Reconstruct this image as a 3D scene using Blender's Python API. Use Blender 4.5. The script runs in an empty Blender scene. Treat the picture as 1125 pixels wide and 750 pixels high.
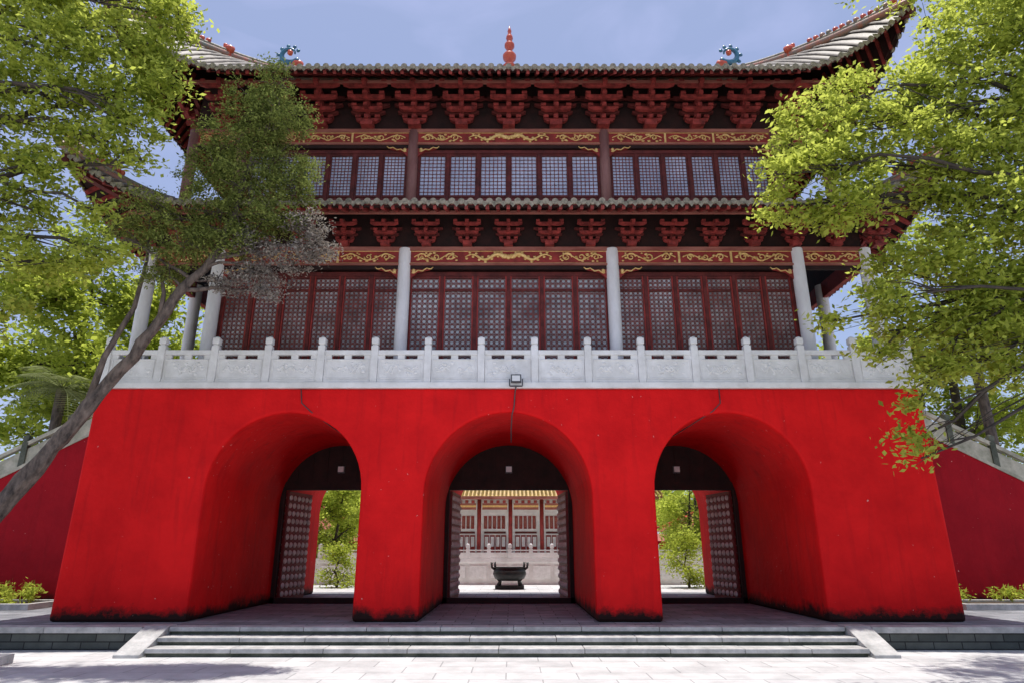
import bpy, math, random
import numpy as np
from mathutils import Vector, Matrix
random.seed(7); rng=np.random.default_rng(11)
S=bpy.context.scene
R=math.radians

# ---------------------------------------------------------------- materials
def newmat(name):
    m=bpy.data.materials.new(name); m.use_nodes=True
    nt=m.node_tree; b=nt.nodes['Principled BSDF']
    return m,nt,b
def nd(nt,t,**k):
    n=nt.nodes.new(t)
    for a,v in k.items(): setattr(n,a,v)
    return n
def mat(name,c1,c2=None,scale=3.0,rough=0.7,bump=0.0,bscale=20.0,metal=0.0,detail=6,spec=0.3,stretch=(1,1,1)):
    m,nt,b=newmat(name); L=nt.links
    tc=nd(nt,'ShaderNodeTexCoord'); mp=nd(nt,'ShaderNodeMapping'); mp.inputs['Scale'].default_value=stretch
    L.new(tc.outputs['Object'],mp.inputs['Vector'])
    if c2 is None: c2=tuple(x*0.7 for x in c1)
    n=nd(nt,'ShaderNodeTexNoise'); n.inputs['Scale'].default_value=scale; n.inputs['Detail'].default_value=detail
    n.inputs['Roughness'].default_value=0.65
    L.new(mp.outputs[0],n.inputs['Vector'])
    r=nd(nt,'ShaderNodeValToRGB'); r.color_ramp.elements[0].position=.33; r.color_ramp.elements[1].position=.67
    r.color_ramp.elements[0].color=(*c2,1); r.color_ramp.elements[1].color=(*c1,1)
    L.new(n.outputs['Fac'],r.inputs[0]); L.new(r.outputs[0],b.inputs['Base Color'])
    b.inputs['Roughness'].default_value=rough; b.inputs['Metallic'].default_value=metal
    b.inputs['Specular IOR Level'].default_value=spec
    if bump>0:
        n2=nd(nt,'ShaderNodeTexNoise'); n2.inputs['Scale'].default_value=bscale; n2.inputs['Detail'].default_value=6
        L.new(mp.outputs[0],n2.inputs['Vector'])
        bp=nd(nt,'ShaderNodeBump'); bp.inputs['Strength'].default_value=bump; bp.inputs['Distance'].default_value=.03
        L.new(n2.outputs['Fac'],bp.inputs['Height']); L.new(bp.outputs[0],b.inputs['Normal'])
    return m

def mat_redwall(name,ca,cb):
    m,nt,b=newmat(name); L=nt.links
    tc=nd(nt,'ShaderNodeTexCoord')
    n=nd(nt,'ShaderNodeTexNoise'); n.inputs['Scale'].default_value=.7; n.inputs['Detail'].default_value=9; n.inputs['Roughness'].default_value=.62
    L.new(tc.outputs['Object'],n.inputs['Vector'])
    r=nd(nt,'ShaderNodeValToRGB'); r.color_ramp.elements[0].position=.34; r.color_ramp.elements[1].position=.64
    r.color_ramp.elements[0].color=(*ca,1); r.color_ramp.elements[1].color=(*cb,1)
    L.new(n.outputs['Fac'],r.inputs[0])
    mp=nd(nt,'ShaderNodeMapping'); mp.inputs['Scale'].default_value=(4,4,.45); L.new(tc.outputs['Object'],mp.inputs['Vector'])
    n3=nd(nt,'ShaderNodeTexNoise'); n3.inputs['Scale'].default_value=1.0; n3.inputs['Detail'].default_value=7; n3.inputs['Distortion'].default_value=.5; L.new(mp.outputs[0],n3.inputs['Vector'])
    mr3=nd(nt,'ShaderNodeMapRange'); mr3.inputs[1].default_value=.54; mr3.inputs[2].default_value=.85; mr3.inputs[3].default_value=0; mr3.inputs[4].default_value=.5
    L.new(n3.outputs['Fac'],mr3.inputs[0])
    mx0=nd(nt,'ShaderNodeMixRGB'); L.new(mr3.outputs[0],mx0.inputs[0]); L.new(r.outputs[0],mx0.inputs[1]); mx0.inputs[2].default_value=(ca[0]*.5,.006,.010,1)
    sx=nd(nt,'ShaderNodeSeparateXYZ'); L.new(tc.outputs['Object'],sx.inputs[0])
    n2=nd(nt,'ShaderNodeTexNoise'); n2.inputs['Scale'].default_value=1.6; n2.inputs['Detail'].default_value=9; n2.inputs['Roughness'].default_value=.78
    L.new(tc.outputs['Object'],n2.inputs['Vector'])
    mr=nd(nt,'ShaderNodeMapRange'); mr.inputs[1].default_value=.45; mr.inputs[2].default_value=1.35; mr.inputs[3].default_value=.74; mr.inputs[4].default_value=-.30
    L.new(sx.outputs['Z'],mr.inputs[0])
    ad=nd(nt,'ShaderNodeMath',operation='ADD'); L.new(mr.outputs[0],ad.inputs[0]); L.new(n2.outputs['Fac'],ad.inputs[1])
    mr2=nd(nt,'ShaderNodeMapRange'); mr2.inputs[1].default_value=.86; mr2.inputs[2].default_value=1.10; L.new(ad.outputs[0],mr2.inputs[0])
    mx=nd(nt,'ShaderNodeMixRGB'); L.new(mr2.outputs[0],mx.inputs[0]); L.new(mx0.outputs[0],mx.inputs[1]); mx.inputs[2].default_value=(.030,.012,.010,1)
    v=nd(nt,'ShaderNodeTexNoise'); v.inputs['Scale'].default_value=11; v.inputs['Detail'].default_value=3; L.new(tc.outputs['Object'],v.inputs['Vector'])
    mr4=nd(nt,'ShaderNodeMapRange'); mr4.inputs[1].default_value=.725; mr4.inputs[2].default_value=.75; L.new(v.outputs['Fac'],mr4.inputs[0])
    mx2=nd(nt,'ShaderNodeMixRGB'); L.new(mr4.outputs[0],mx2.inputs[0]); L.new(mx.outputs[0],mx2.inputs[1]); mx2.inputs[2].default_value=(.75,.38,.35,1)
    L.new(mx2.outputs[0],b.inputs['Base Color'])
    b.inputs['Roughness'].default_value=.7; b.inputs['Specular IOR Level'].default_value=.12
    n5=nd(nt,'ShaderNodeTexNoise'); n5.inputs['Scale'].default_value=5; n5.inputs['Detail'].default_value=9; L.new(tc.outputs['Object'],n5.inputs['Vector'])
    bp=nd(nt,'ShaderNodeBump'); bp.inputs['Strength'].default_value=.6; bp.inputs['Distance'].default_value=.04
    L.new(n5.outputs['Fac'],bp.inputs['Height']); L.new(bp.outputs[0],b.inputs['Normal'])
    return m
def mat_paving(name,c1,c2,mortar,bw,bh,sc=1.0,vertical=False,bump=.3,lo=.6):
    m,nt,b=newmat(name); L=nt.links
    tc=nd(nt,'ShaderNodeTexCoord'); mp=nd(nt,'ShaderNodeMapping')
    if vertical: mp.inputs['Rotation'].default_value=(R(90),0,0)
    L.new(tc.outputs['Object'],mp.inputs['Vector'])
    bk=nd(nt,'ShaderNodeTexBrick'); bk.inputs['Scale'].default_value=sc; bk.inputs['Brick Width'].default_value=bw; bk.inputs['Row Height'].default_value=bh
    bk.inputs['Mortar Size'].default_value=.012; bk.inputs['Color1'].default_value=(*c1,1); bk.inputs['Color2'].default_value=(*c2,1); bk.inputs['Mortar'].default_value=(*mortar,1)
    L.new(mp.outputs[0],bk.inputs['Vector'])
    n=nd(nt,'ShaderNodeTexNoise'); n.inputs['Scale'].default_value=1.3; n.inputs['Detail'].default_value=9; n.inputs['Roughness'].default_value=.7
    L.new(tc.outputs['Object'],n.inputs['Vector'])
    mr=nd(nt,'ShaderNodeMapRange'); mr.inputs[1].default_value=.3; mr.inputs[2].default_value=.7; mr.inputs[3].default_value=lo; mr.inputs[4].default_value=1.15
    L.new(n.outputs['Fac'],mr.inputs[0])
    mx=nd(nt,'ShaderNodeMixRGB',blend_type='MULTIPLY'); mx.inputs[0].default_value=1; L.new(bk.outputs['Color'],mx.inputs[1]); L.new(mr.outputs[0],mx.inputs[2])
    L.new(mx.outputs[0],b.inputs['Base Color']); b.inputs['Roughness'].default_value=.75; b.inputs['Specular IOR Level'].default_value=.25
    n2=nd(nt,'ShaderNodeTexNoise'); n2.inputs['Scale'].default_value=25; n2.inputs['Detail'].default_value=6; L.new(tc.outputs['Object'],n2.inputs['Vector'])
    bp=nd(nt,'ShaderNodeBump'); bp.inputs['Strength'].default_value=bump; bp.inputs['Distance'].default_value=.02
    ad=nd(nt,'ShaderNodeMath',operation='SUBTRACT'); L.new(n2.outputs['Fac'],ad.inputs[0]); L.new(bk.outputs['Fac'],ad.inputs[1])
    L.new(ad.outputs[0],bp.inputs['Height']); L.new(bp.outputs[0],b.inputs['Normal'])
    return m
def mat_leaf(name,dark,light,trans,tw=.5,nscale=.9):
    m=bpy.data.materials.new(name); m.use_nodes=True; nt=m.node_tree; nt.nodes.clear(); L=nt.links
    out=nd(nt,'ShaderNodeOutputMaterial'); g=nd(nt,'ShaderNodeNewGeometry'); tc=nd(nt,'ShaderNodeTexCoord')
    n=nd(nt,'ShaderNodeTexNoise'); n.inputs['Scale'].default_value=nscale; n.inputs['Detail'].default_value=2; L.new(tc.outputs['Object'],n.inputs['Vector'])
    ad=nd(nt,'ShaderNodeMath',operation='ADD'); L.new(g.outputs['Random Per Island'],ad.inputs[0]); L.new(n.outputs['Fac'],ad.inputs[1])
    r=nd(nt,'ShaderNodeValToRGB'); r.color_ramp.elements[0].position=.25; r.color_ramp.elements[1].position=.7
    dv=nd(nt,'ShaderNodeMath',operation='MULTIPLY'); dv.inputs[1].default_value=.55; L.new(ad.outputs[0],dv.inputs[0]); L.new(dv.outputs[0],r.inputs[0])
    r.color_ramp.elements[0].color=(*dark,1); r.color_ramp.elements[1].color=(*light,1)
    d=nd(nt,'ShaderNodeBsdfDiffuse'); L.new(r.outputs[0],d.inputs[0])
    t=nd(nt,'ShaderNodeBsdfTranslucent'); mx=nd(nt,'ShaderNodeMixRGB',blend_type='MIX'); mx.inputs[0].default_value=.55
    L.new(r.outputs[0],mx.inputs[1]); mx.inputs[2].default_value=(*trans,1); L.new(mx.outputs[0],t.inputs[0])
    m1=nd(nt,'ShaderNodeMixShader'); m1.inputs[0].default_value=tw; L.new(d.outputs[0],m1.inputs[1]); L.new(t.outputs[0],m1.inputs[2])
    L.new(m1.outputs[0],out.inputs[0]); return m

M={}
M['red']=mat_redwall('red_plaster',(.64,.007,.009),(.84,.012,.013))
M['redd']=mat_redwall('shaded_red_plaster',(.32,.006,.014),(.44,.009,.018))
M['wood']=mat('dark_red_wood',(.17,.030,.026),(.07,.015,.013),4,.6,.2,30)
M['woodb']=mat('bright_red_paint',(.38,.045,.038),(.17,.024,.020),3,.6,.15,25)
M['bracket']=mat('bracket_paint',(.40,.060,.050),(.12,.020,.018),5,.6,.2,25)
M['woodd']=mat('very_dark_wood',(.038,.013,.011),(.016,.008,.007),3,.7,.2,25)  # very dark wood for door frames, soffits, bracket backing and inner walls
M['beam']=mat('faded_pink_beam',(.42,.16,.12),(.22,.06,.045),3,.7,.2,25,stretch=(.4,1,2))
M['lattice']=mat('lattice_wood',(.26,.055,.044),(.12,.026,.02),4,.6,0)
M['plank']=mat('faded_wood_column',(.34,.17,.15),(.22,.09,.08),3,.7,.2,18,stretch=(1,1,.3))
M['gold']=mat('gilt_carving',(.92,.64,.26),(.62,.36,.10),9,.45,0,metal=.1,spec=.5)
M['marble']=mat('white_marble',(.92,.91,.89),(.68,.67,.64),1.8,.6,.2,30,detail=9)
M['relief']=mat('carved_marble',(.92,.91,.89),(.72,.71,.68),6,.6,.0)
M['colstone']=mat('white_column',(.95,.93,.91),(.74,.71,.69),2,.6,.1,14,stretch=(1,1,.4))
M['tile']=mat('grey_glazed_tile',(.22,.18,.13),(.10,.085,.06),5,.45,.2,20,spec=.4)
M['tileend']=mat('tile_end',(.44,.37,.27),(.12,.11,.075),9,.45,.3,60,spec=.4)
M['ridge']=mat('ridge_ceramic',(.50,.16,.09),(.20,.22,.17),3.2,.4,.2,30,spec=.5)
M['orange']=mat('orange_glaze',(.66,.12,.05),(.45,.06,.03),5,.35,0,spec=.5)
M['roofred']=mat('red_roof_tile',(.42,.08,.04),(.25,.05,.03),5,.5,.3,20)
M['teal']=mat('teal_glaze',(.05,.20,.27),(.03,.09,.16),6,.35,0,spec=.5)
M['glassU']=mat('upper_window_glass',(.66,.70,.86),(.40,.44,.58),.9,.25,0,spec=.6)  # pale blue tones stand in for daylight coming through the panes
M['glassL']=mat('lower_window_glass',(.62,.68,.70),(.13,.14,.15),.75,.22,0,spec=.7)  # mottled light and dark greys stand in for reflections on the panes
M['door']=mat('door_leaf_paint',(.28,.035,.032),(.13,.02,.02),5,.5,.2,25)
M['stud']=mat('door_stud',(.9,.85,.8),(.6,.5,.45),5,.4,0,spec=.5)
M['stone']=mat('weathered_stone',(.62,.58,.46),(.30,.30,.22),2.5,.8,.4,16)
M['stepstone']=mat('step_granite',(.58,.57,.55),(.32,.32,.31),3,.8,.4,22)
M['darkstone']=mat('dark_green_stone',(.16,.17,.13),(.06,.07,.05),3,.85,.5,14)  # dark greenish stone for step risers and stair posts
M['bark']=mat('bark',(.22,.17,.14),(.05,.04,.035),9,.95,1.0,18,stretch=(1,1,.35),detail=9)
M['barkd']=mat('dark_bark',(.09,.07,.055),(.035,.03,.025),5,.9,.8,14)
M['metal']=mat('painted_metal',(.10,.10,.11),(.06,.06,.06),8,.4,0,metal=.5)
M['lampglass']=mat('lamp_glass',(.8,.8,.78),(.7,.7,.7),8,.2,0,spec=.6)
M['bronze']=mat('blackened_bronze',(.035,.035,.035),(.015,.015,.015),8,.45,.2,30,metal=.3)
M['yellow']=mat('yellow_tile',(.62,.42,.12),(.34,.22,.07),4,.4,.2,20)
M['soil']=mat('soil',(.10,.07,.05),(.05,.04,.03),6,.95,.5,20)
M['plat']=mat_paving('platform_paving',(.32,.33,.35),(.21,.22,.24),(.09,.09,.10),.8,.4)
M['plaza']=mat_paving('plaza_paving',(.62,.61,.60),(.53,.525,.52),(.34,.34,.34),1.2,.6,lo=.72)
M['block']=mat_paving('retaining_blocks',(.15,.16,.14),(.08,.09,.08),(.03,.03,.03),.6,.16,vertical=True)
M['leafc']=mat_leaf('camphor_leaf',(.05,.095,.012),(.46,.51,.09),(.80,.86,.16),.56,1.6)  # dark end deepened to stand in for shadow inside the crowns
M['leafb']=mat_leaf('broad_leaf',(.06,.11,.015),(.40,.46,.07),(.74,.82,.13),.55,.6)
M['leafj']=mat_leaf('juniper_scale',(.03,.045,.015),(.30,.34,.09),(.40,.48,.12),.35,2.2)
M['leafdry']=mat_leaf('juniper_dry',(.10,.085,.07),(.40,.36,.31),(.4,.34,.27),.32,2.0)
M['leafp']=mat_leaf('palm_leaf',(.12,.15,.06),(.36,.40,.2),(.45,.5,.2),.35,1.0)

# ---------------------------------------------------------------- mesh builder
class MB:
    def __init__(s): s.v=[]; s.f=[]; s.m=[]; s.mats=[]; s.sm=[]
    def mi(s,k):
        if k not in s.mats: s.mats.append(k)
        return s.mats.index(k)
    def add(s,vs,fs,k,smooth=False):
        o=len(s.v); s.v+= [tuple(p) for p in vs]; i=s.mi(k)
        for f in fs: s.f.append(tuple(a+o for a in f)); s.m.append(i); s.sm.append(smooth)
    def box(s,x0,x1,y0,y1,z0,z1,k):
        s.add([(x0,y0,z0),(x1,y0,z0),(x1,y1,z0),(x0,y1,z0),(x0,y0,z1),(x1,y0,z1),(x1,y1,z1),(x0,y1,z1)],
              [(0,3,2,1),(4,5,6,7),(0,1,5,4),(1,2,6,5),(2,3,7,6),(3,0,4,7)],k)
    def beam(s,p,q,w,h,k):
        p=Vector(p);q=Vector(q);d=(q-p).normalized(); up=Vector((0,0,1))
        if abs(d.z)>.98: up=Vector((0,1,0))
        a=d.cross(up).normalized()*w/2; b=a.cross(d).normalized()*h/2
        vs=[p-a-b,p+a-b,p+a+b,p-a+b,q-a-b,q+a-b,q+a+b,q-a+b]
        s.add(vs,[(0,1,2,3),(7,6,5,4),(0,4,5,1),(1,5,6,2),(2,6,7,3),(3,7,4,0)],k)
    def tube(s,pts,rad,k,n=8,cap=True,smooth=True):
        pts=[Vector(p) for p in pts]; N=len(pts)
        if not hasattr(rad,'__len__'): rad=[rad]*N
        vs=[];fs=[]; ref=None
        for i,p in enumerate(pts):
            d=(pts[min(i+1,N-1)]-pts[max(i-1,0)])
            if d.length<1e-9: d=Vector((0,0,1))
            d.normalize()
            if ref is None: ref=Vector((0,0,1)) if abs(d.z)<.9 else Vector((1,0,0))
            a=(ref-d*ref.dot(d)).normalized(); ref=a; b=d.cross(a)
            for j in range(n):
                t=2*math.pi*j/n; vs.append(p+(a*math.cos(t)+b*math.sin(t))*rad[i])
        for i in range(N-1):
            for j in range(n):
                fs.append((i*n+j,i*n+(j+1)%n,(i+1)*n+(j+1)%n,(i+1)*n+j))
        if cap: fs.append(tuple(range(n))[::-1]); fs.append(tuple((N-1)*n+j for j in range(n)))
        s.add(vs,fs,k,smooth)
    def lathe(s,prof,c,k,n=14,smooth=True):
        vs=[];fs=[];N=len(prof)
        for r,z in prof:
            for j in range(n):
                t=2*math.pi*j/n; vs.append((c[0]+r*math.cos(t),c[1]+r*math.sin(t),c[2]+z))
        for i in range(N-1):
            for j in range(n): fs.append((i*n+j,i*n+(j+1)%n,(i+1)*n+(j+1)%n,(i+1)*n+j))
        fs.append(tuple(range(n))[::-1]); fs.append(tuple((N-1)*n+j for j in range(n)))
        s.add(vs,fs,k,smooth)
    def ball(s,c,r,k,n=6,sq=(1,1,1)):
        vs=[];fs=[]
        for i in range(n+1):
            ph=math.pi*i/n
            for j in range(n):
                t=2*math.pi*j/n; vs.append((c[0]+r*sq[0]*math.sin(ph)*math.cos(t),c[1]+r*sq[1]*math.sin(ph)*math.sin(t),c[2]-r*sq[2]*math.cos(ph)))
        for i in range(n):
            for j in range(n): fs.append((i*n+j,i*n+(j+1)%n,(i+1)*n+(j+1)%n,(i+1)*n+j))
        s.add(vs,fs,k,True)
    def obj(s,name,parent=None,bevel=0,xf=None):
        me=bpy.data.meshes.new(name); me.from_pydata(s.v,[],s.f)
        for k in s.mats: me.materials.append(M[k])
        me.polygons.foreach_set('material_index',s.m); me.polygons.foreach_set('use_smooth',s.sm); me.update()
        o=bpy.data.objects.new(name,me); S.collection.objects.link(o)
        if parent: o.parent=parent
        if bevel:
            b=o.modifiers.new('bevel','BEVEL'); b.width=bevel; b.segments=2; b.limit_method='ANGLE'; b.angle_limit=R(40)
        return o
def empty(name):
    e=bpy.data.objects.new(name,None); S.collection.objects.link(e); return e

# ================================================================= GROUND
g=MB(); g.add([(-400,-400,0),(400,-400,0),(400,400,0),(-400,400,0)],[(0,1,2,3)],'plaza'); g.obj('ground')
p=MB()
p.box(-45,45,-.65,11.0,.02,.45,'plat'); p.obj('stone_platform')
p=MB(); p.box(-45,45,11.002,90,.02,.446,'plaza'); p.obj('courtyard_pavement')
e=MB()
for sgn in (-1,1):
    a,b_=(7.72,45)
    x0,x1=(a,b_) if sgn>0 else (-b_,-a)
    e.box(x0,x1,-.95,-.652,.02,.33,'block')
    x=x0
    while x<x1:
        w=1.6; e.box(x+.004,min(x+w,x1)-.004,-1.02,-.653,.334,.456,'stepstone'); x+=w
e2=MB()
def steprow(y0,y1,z0,z1,x0=-7.15,x1=7.15):
    x=x0
    while x<x1-.01:
        w=min(random.uniform(1.3,1.9),x1-x)
        if x1-x-w<.5: w=x1-x
        j=random.uniform(-.008,.008)
        e2.box(x+.005,x+w-.005,y0+j,y1,z0,z1+random.uniform(-.004,.004),'stepstone'); x+=w
steprow(-1.02,-.653,.37,.456); steprow(-1.47,-1.0,.22,.305); steprow(-1.92,-1.42,.07,.155)
e2.box(-7.14,7.14,-.965,-.66,.0,.368,'darkstone')  # risers in a darker stone than the treads
e2.box(-7.135,7.135,-1.41,-.97,.0,.218,'darkstone'); e2.box(-7.13,7.13,-1.86,-1.415,.0,.068,'darkstone')
for sx in (-1,1):
    a=sx*7.16; b_=sx*7.68
    vs=[]
    for x in (a,b_): vs+=[(x,-2.05,0),(x,-.655,0),(x,-.655,.475),(x,-1.0,.475),(x,-2.05,.06)]
    e2.add(vs,[(0,1,2,3,4),(9,8,7,6,5),(0,5,6,1),(1,6,7,2),(2,7,8,3),(3,8,9,4),(4,9,5,0)],'stepstone')
e2.obj('stone_steps',bevel=.012)
e.obj('retaining_kerb',bevel=.01)

# ================================================================= GATE TOWER
tower=empty('gate_tower')
Z0=.45; ZT=5.88
def arch_pts(cx,hw,zs,n=28):
    pts=[(cx-hw,Z0)]
    for i in range(n+1):
        t=math.pi-math.pi*i/n; pts.append((cx+hw*math.cos(t),zs+hw*math.sin(t)))
    pts.append((cx+hw,Z0)); return pts
ARCH=[(-5.42,1.88,3.38),(0,2.02,3.25),(5.42,1.88,3.38)]
out=[(-10.42,Z0)]
for a in ARCH: out+=arch_pts(*a)
out+=[(10.42,Z0),(10.34,ZT),(-10.34,ZT)]
b=MB(); n=len(out)
front=[(x,0.0,z) for x,z in out]; back=[(x,10.0,z) for x,z in out]
fs=[tuple(range(n)),tuple(range(n,2*n))[::-1]]
for i in range(n):
    j=(i+1)%n; fs.append((i,i+n,j+n,j))
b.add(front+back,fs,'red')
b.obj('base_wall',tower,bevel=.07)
t=MB(); t.box(-10.42,10.42,-.07,10.07,ZT+.002,6.03,'marble'); t.obj('terrace_slab',tower,bevel=.01)

# doors
d=MB()
for cx,hw,zs in ARCH:
    yd=5.4
    zt=4.0
    arc=[]
    for i in range(25):
        tt=math.pi*i/24; arc.append((cx+(hw+.03)*math.cos(tt),zs+(hw+.03)*math.sin(tt)))
    arc=[q for q in arc if q[1]>zt]
    xe=math.sqrt((hw+.03)**2-(zt-zs)**2)
    arc=[(cx+xe,zt)]+arc+[(cx-xe,zt)]
    m_=len(arc)
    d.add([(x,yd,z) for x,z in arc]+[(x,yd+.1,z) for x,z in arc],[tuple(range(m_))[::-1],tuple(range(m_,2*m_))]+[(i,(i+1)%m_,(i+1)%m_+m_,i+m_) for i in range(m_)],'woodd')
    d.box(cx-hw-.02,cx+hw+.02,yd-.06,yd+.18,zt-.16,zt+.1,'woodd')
    for s_ in (-1,1):
        x0=cx+s_*(hw-.12); x1=cx+s_*(hw+.02); d.box(min(x0,x1),max(x0,x1),yd-.05,yd+.16,Z0,zt-.165,'woodd')
    d.box(cx-hw-.02,cx+hw+.02,yd-.05,yd+.15,Z0,Z0+.16,'woodd')
    for k in range(7):
        xx=cx-hw*.75+k*hw*.25; h=math.sqrt(max(.05,hw*hw-(xx-cx)**2))
        d.box(xx-.03,xx+.03,yd-.03,yd-.002,zt+.102,zs+h-.05,'woodd')
d.obj('door_frames',tower)
for cx,hw,zs in ARCH:
    for s_ in (-1,1):
        L=MB(); W=hw-.2; H=3.32
        L.box(0,W,-.04,.04,0,H,'door')
        for zz in (0.02,H/2,H-.14): L.box(.02,W-.02,-.055,-.042,zz,zz+.12,'door')
        for r_ in range(13):
            for c_ in range(6):
                L.ball((.14+c_*(W-.28)/5,-.05,.2+r_*(H-.4)/12),.085,'stud',6,(1,.7,1))
                L.ball((.14+c_*(W-.28)/5,.05,.2+r_*(H-.4)/12),.085,'stud',6,(1,.7,1))
        o=L.obj('door_leaf',tower); o.location=(cx+s_*(hw-.15),5.6,Z0+.05)
        ang=4 if cx==0 else 9
        o.rotation_euler=(0,0,R(90+ (s_*ang)))
for cx,hw,zs in ARCH:
    q=MB(); q.box(cx-.09,cx+.09,5.28,5.36,4.40,4.57,'lampglass'); q.box(cx-.11,cx+.11,5.362,5.395,4.37,4.60,'metal'); q.obj('passage_lamp',tower)

# ---- columns
def column(mb,x,y,z0,z1,r,k):
    mb.lathe([(r*1.35,0),(r*1.45,.08),(r*1.3,.16),(r,.22),(r,z1-z0-.02),(r*.98,z1-z0)],(x,y,z0),k,18)
LX=[-10.15,-8.22,-2.95,2.95,8.22,10.15]; LY=1.0
c=MB()
for x in LX: column(c,x,LY,6.03,10.18,.18,'colstone'); column(c,x,9.0,6.03,10.18,.18,'colstone')
for y in (3.7,6.3):
    for x in (-10.15,10.15): column(c,x,y,6.03,10.18,.18,'colstone')
c.obj('lower_columns',tower)
UX=[-9.75,-8.22,-2.95,2.95,8.22,9.75]; UY=1.4
c=MB()
for x in UX:
    for y in (UY,8.6): c.tube([(x,y,11.4),(x,y,14.4)],.16,'plank',14)
c.obj('upper_columns',tower)

# ---- friezes with gilt scrolls
def scroll(mb,x0,x1,y,zc,h,r=.018):
    L=x1-x0; n=max(3,int(L/(h*1.35))); w=L/n
    pts=[]
    for i in range(n*10+1):
        tt=i/(n*10); x=x0+tt*L; pts.append((x,y,zc+h*.26*math.sin(tt*n*math.pi)))
    mb.tube(pts,r,'gold',5)
    for i in range(n):
        cx=x0+(i+.5)*w; sg=1 if i%2==0 else -1
        sp=[]
        mir=1 if cx<(x0+x1)/2 else -1
        sc_=random.uniform(.8,1.1)
        for j in range(15):
            a=j/14*math.pi*2.6+random.uniform(-.05,.05); rr=h*.38*sc_*(1-j/17)
            sp.append((cx+mir*rr*math.cos(a),y-.01,zc+sg*rr*math.sin(a)))
        mb.tube(sp,[r*(1.4-.6*j/14) for j in range(15)],'gold',5)
        for q in range(6):
            mb.ball((cx+random.uniform(-.5,.5)*w,y-.005,zc+random.uniform(-.36,.36)*h),h*random.uniform(.05,.11),'gold',5,(1.7,.4,1))
def dragon(mb,cx,y,zc,h,span,sg):
    pts=[];rad=[]
    for j in range(26):
        tt=j/25; pts.append((cx+sg*(.12+tt*span),y-.015,zc+h*.24*math.sin(tt*9.5)*(1-.2*tt))); rad.append(h*(.14*(1-tt)+.04))
    mb.tube(pts,rad,'gold',6)
    for j in range(2,25,2):
        x,_,z=pts[j]; mb.ball((x,y-.01,z+h*.18*(1 if (j//2)%2 else -1)),h*.1,'gold',5,(1.3,.4,1))
    mb.ball((cx+sg*.1,y-.02,zc+h*.05),h*.2,'gold',6,(1.2,.5,1))
def frieze(y,xs,z0,z1,rc):
    f=MB(); gl=MB()
    for i in range(len(xs)-1):
        a=xs[i]+rc; b_=xs[i+1]-rc
        f.box(a-rc*.5,b_+rc*.5,y-.06,y+.06,z0,z1,'woodb')
        f.box(a-rc*.5,b_+rc*.5,y-.10,y+.08,z1+.002,z1+.12,'beam')
        f.box(a-rc*.5,b_+rc*.5,y-.09,y+.07,z0-.06,z0-.002,'beam')
        f.box(a,b_,y-.05,y+.05,z0-.17,z0-.062,'woodd')
        h=z1-z0; L=b_-a
        if L>3:
            if i==2:
                scroll(gl,a+.1,a+L*.24,y-.07,(z0+z1)/2,h*.95); scroll(gl,b_-L*.24,b_-.1,y-.07,(z0+z1)/2,h*.95)
                for sg in (-1,1): dragon(gl,(a+b_)/2,y-.07,(z0+z1)/2,h,L*.2,sg)
                gl.ball(((a+b_)/2,y-.08,(z0+z1)/2),h*.2,'gold',8,(1,.5,1))
            else:
                scroll(gl,a+.1,a+L*.33,y-.07,(z0+z1)/2,h*.95); scroll(gl,b_-L*.33,b_-.1,y-.07,(z0+z1)/2,h*.95)
                scroll(gl,a+L*.37,b_-L*.37,y-.07,(z0+z1)/2,h*.8)
                for q in (.35,.65): f.box(a+L*q-.03,a+L*q+.03,y-.075,y-.062,z0+.02,z1-.02,'gold')
            for (xx,sg) in ((a,1),(b_,-1)):
                f.add([(xx,y-.03,z0-.065),(xx+sg*.8,y-.03,z0-.065),(xx+sg*.55,y-.03,z0-.18),(xx+sg*.2,y-.03,z0-.26),(xx,y-.03,z0-.46),
                       (xx,y+.03,z0-.065),(xx+sg*.8,y+.03,z0-.065),(xx+sg*.55,y+.03,z0-.18),(xx+sg*.2,y+.03,z0-.26),(xx,y+.03,z0-.46)],
                      [(0,1,2,3,4),(9,8,7,6,5),(0,5,6,1),(1,6,7,2),(2,7,8,3),(3,8,9,4),(4,9,5,0)],'woodb')
                gl.tube([(xx+sg*(.05+.6*j/10),y-.045,z0-.12-.03*math.sin(j*1.6)-(.16*(1-j/10))) for j in range(11)],.02,'gold',5)
                gl.ball((xx+sg*.1,y-.04,z0-.22),.055,'gold',6,(1,.4,1.2))
        else:
            scroll(gl,a+.05,b_-.05,y-.07,(z0+z1)/2,h*.9)
        f.box(a,b_,y-.068,y-.0605,z0+.0,z0+.018,'gold'); f.box(a,b_,y-.068,y-.0605,z1-.018,z1,'gold')
    f.obj('frieze_boards',tower); gl.obj('frieze_gilding',tower)
frieze(LY,LX,9.72,10.10,.17)
frieze(UY,UX,13.95,14.32,.15)
sb=MB()
for sx in (-1,1):
    for (x,y0,y1,z0,z1) in ((10.15,1.1,8.9,9.7,10.2),(9.75,1.5,8.5,13.9,14.4)):
        sb.box(sx*x-.07,sx*x+.07,y0,y1,z0,z1,'woodb')
sb.obj('side_beams',tower)

# ---- body walls
w=MB()
w.box(-8.35,8.35,1.42,8.7,6.03,11.2,'woodd')
w.box(-8.25,8.25,1.64,8.4,11.21,15.9,'woodd')
w.box(-8.9,8.9,1.30,1.60,11.55,11.93,'wood')
w.obj('storey_walls',tower)

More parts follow.
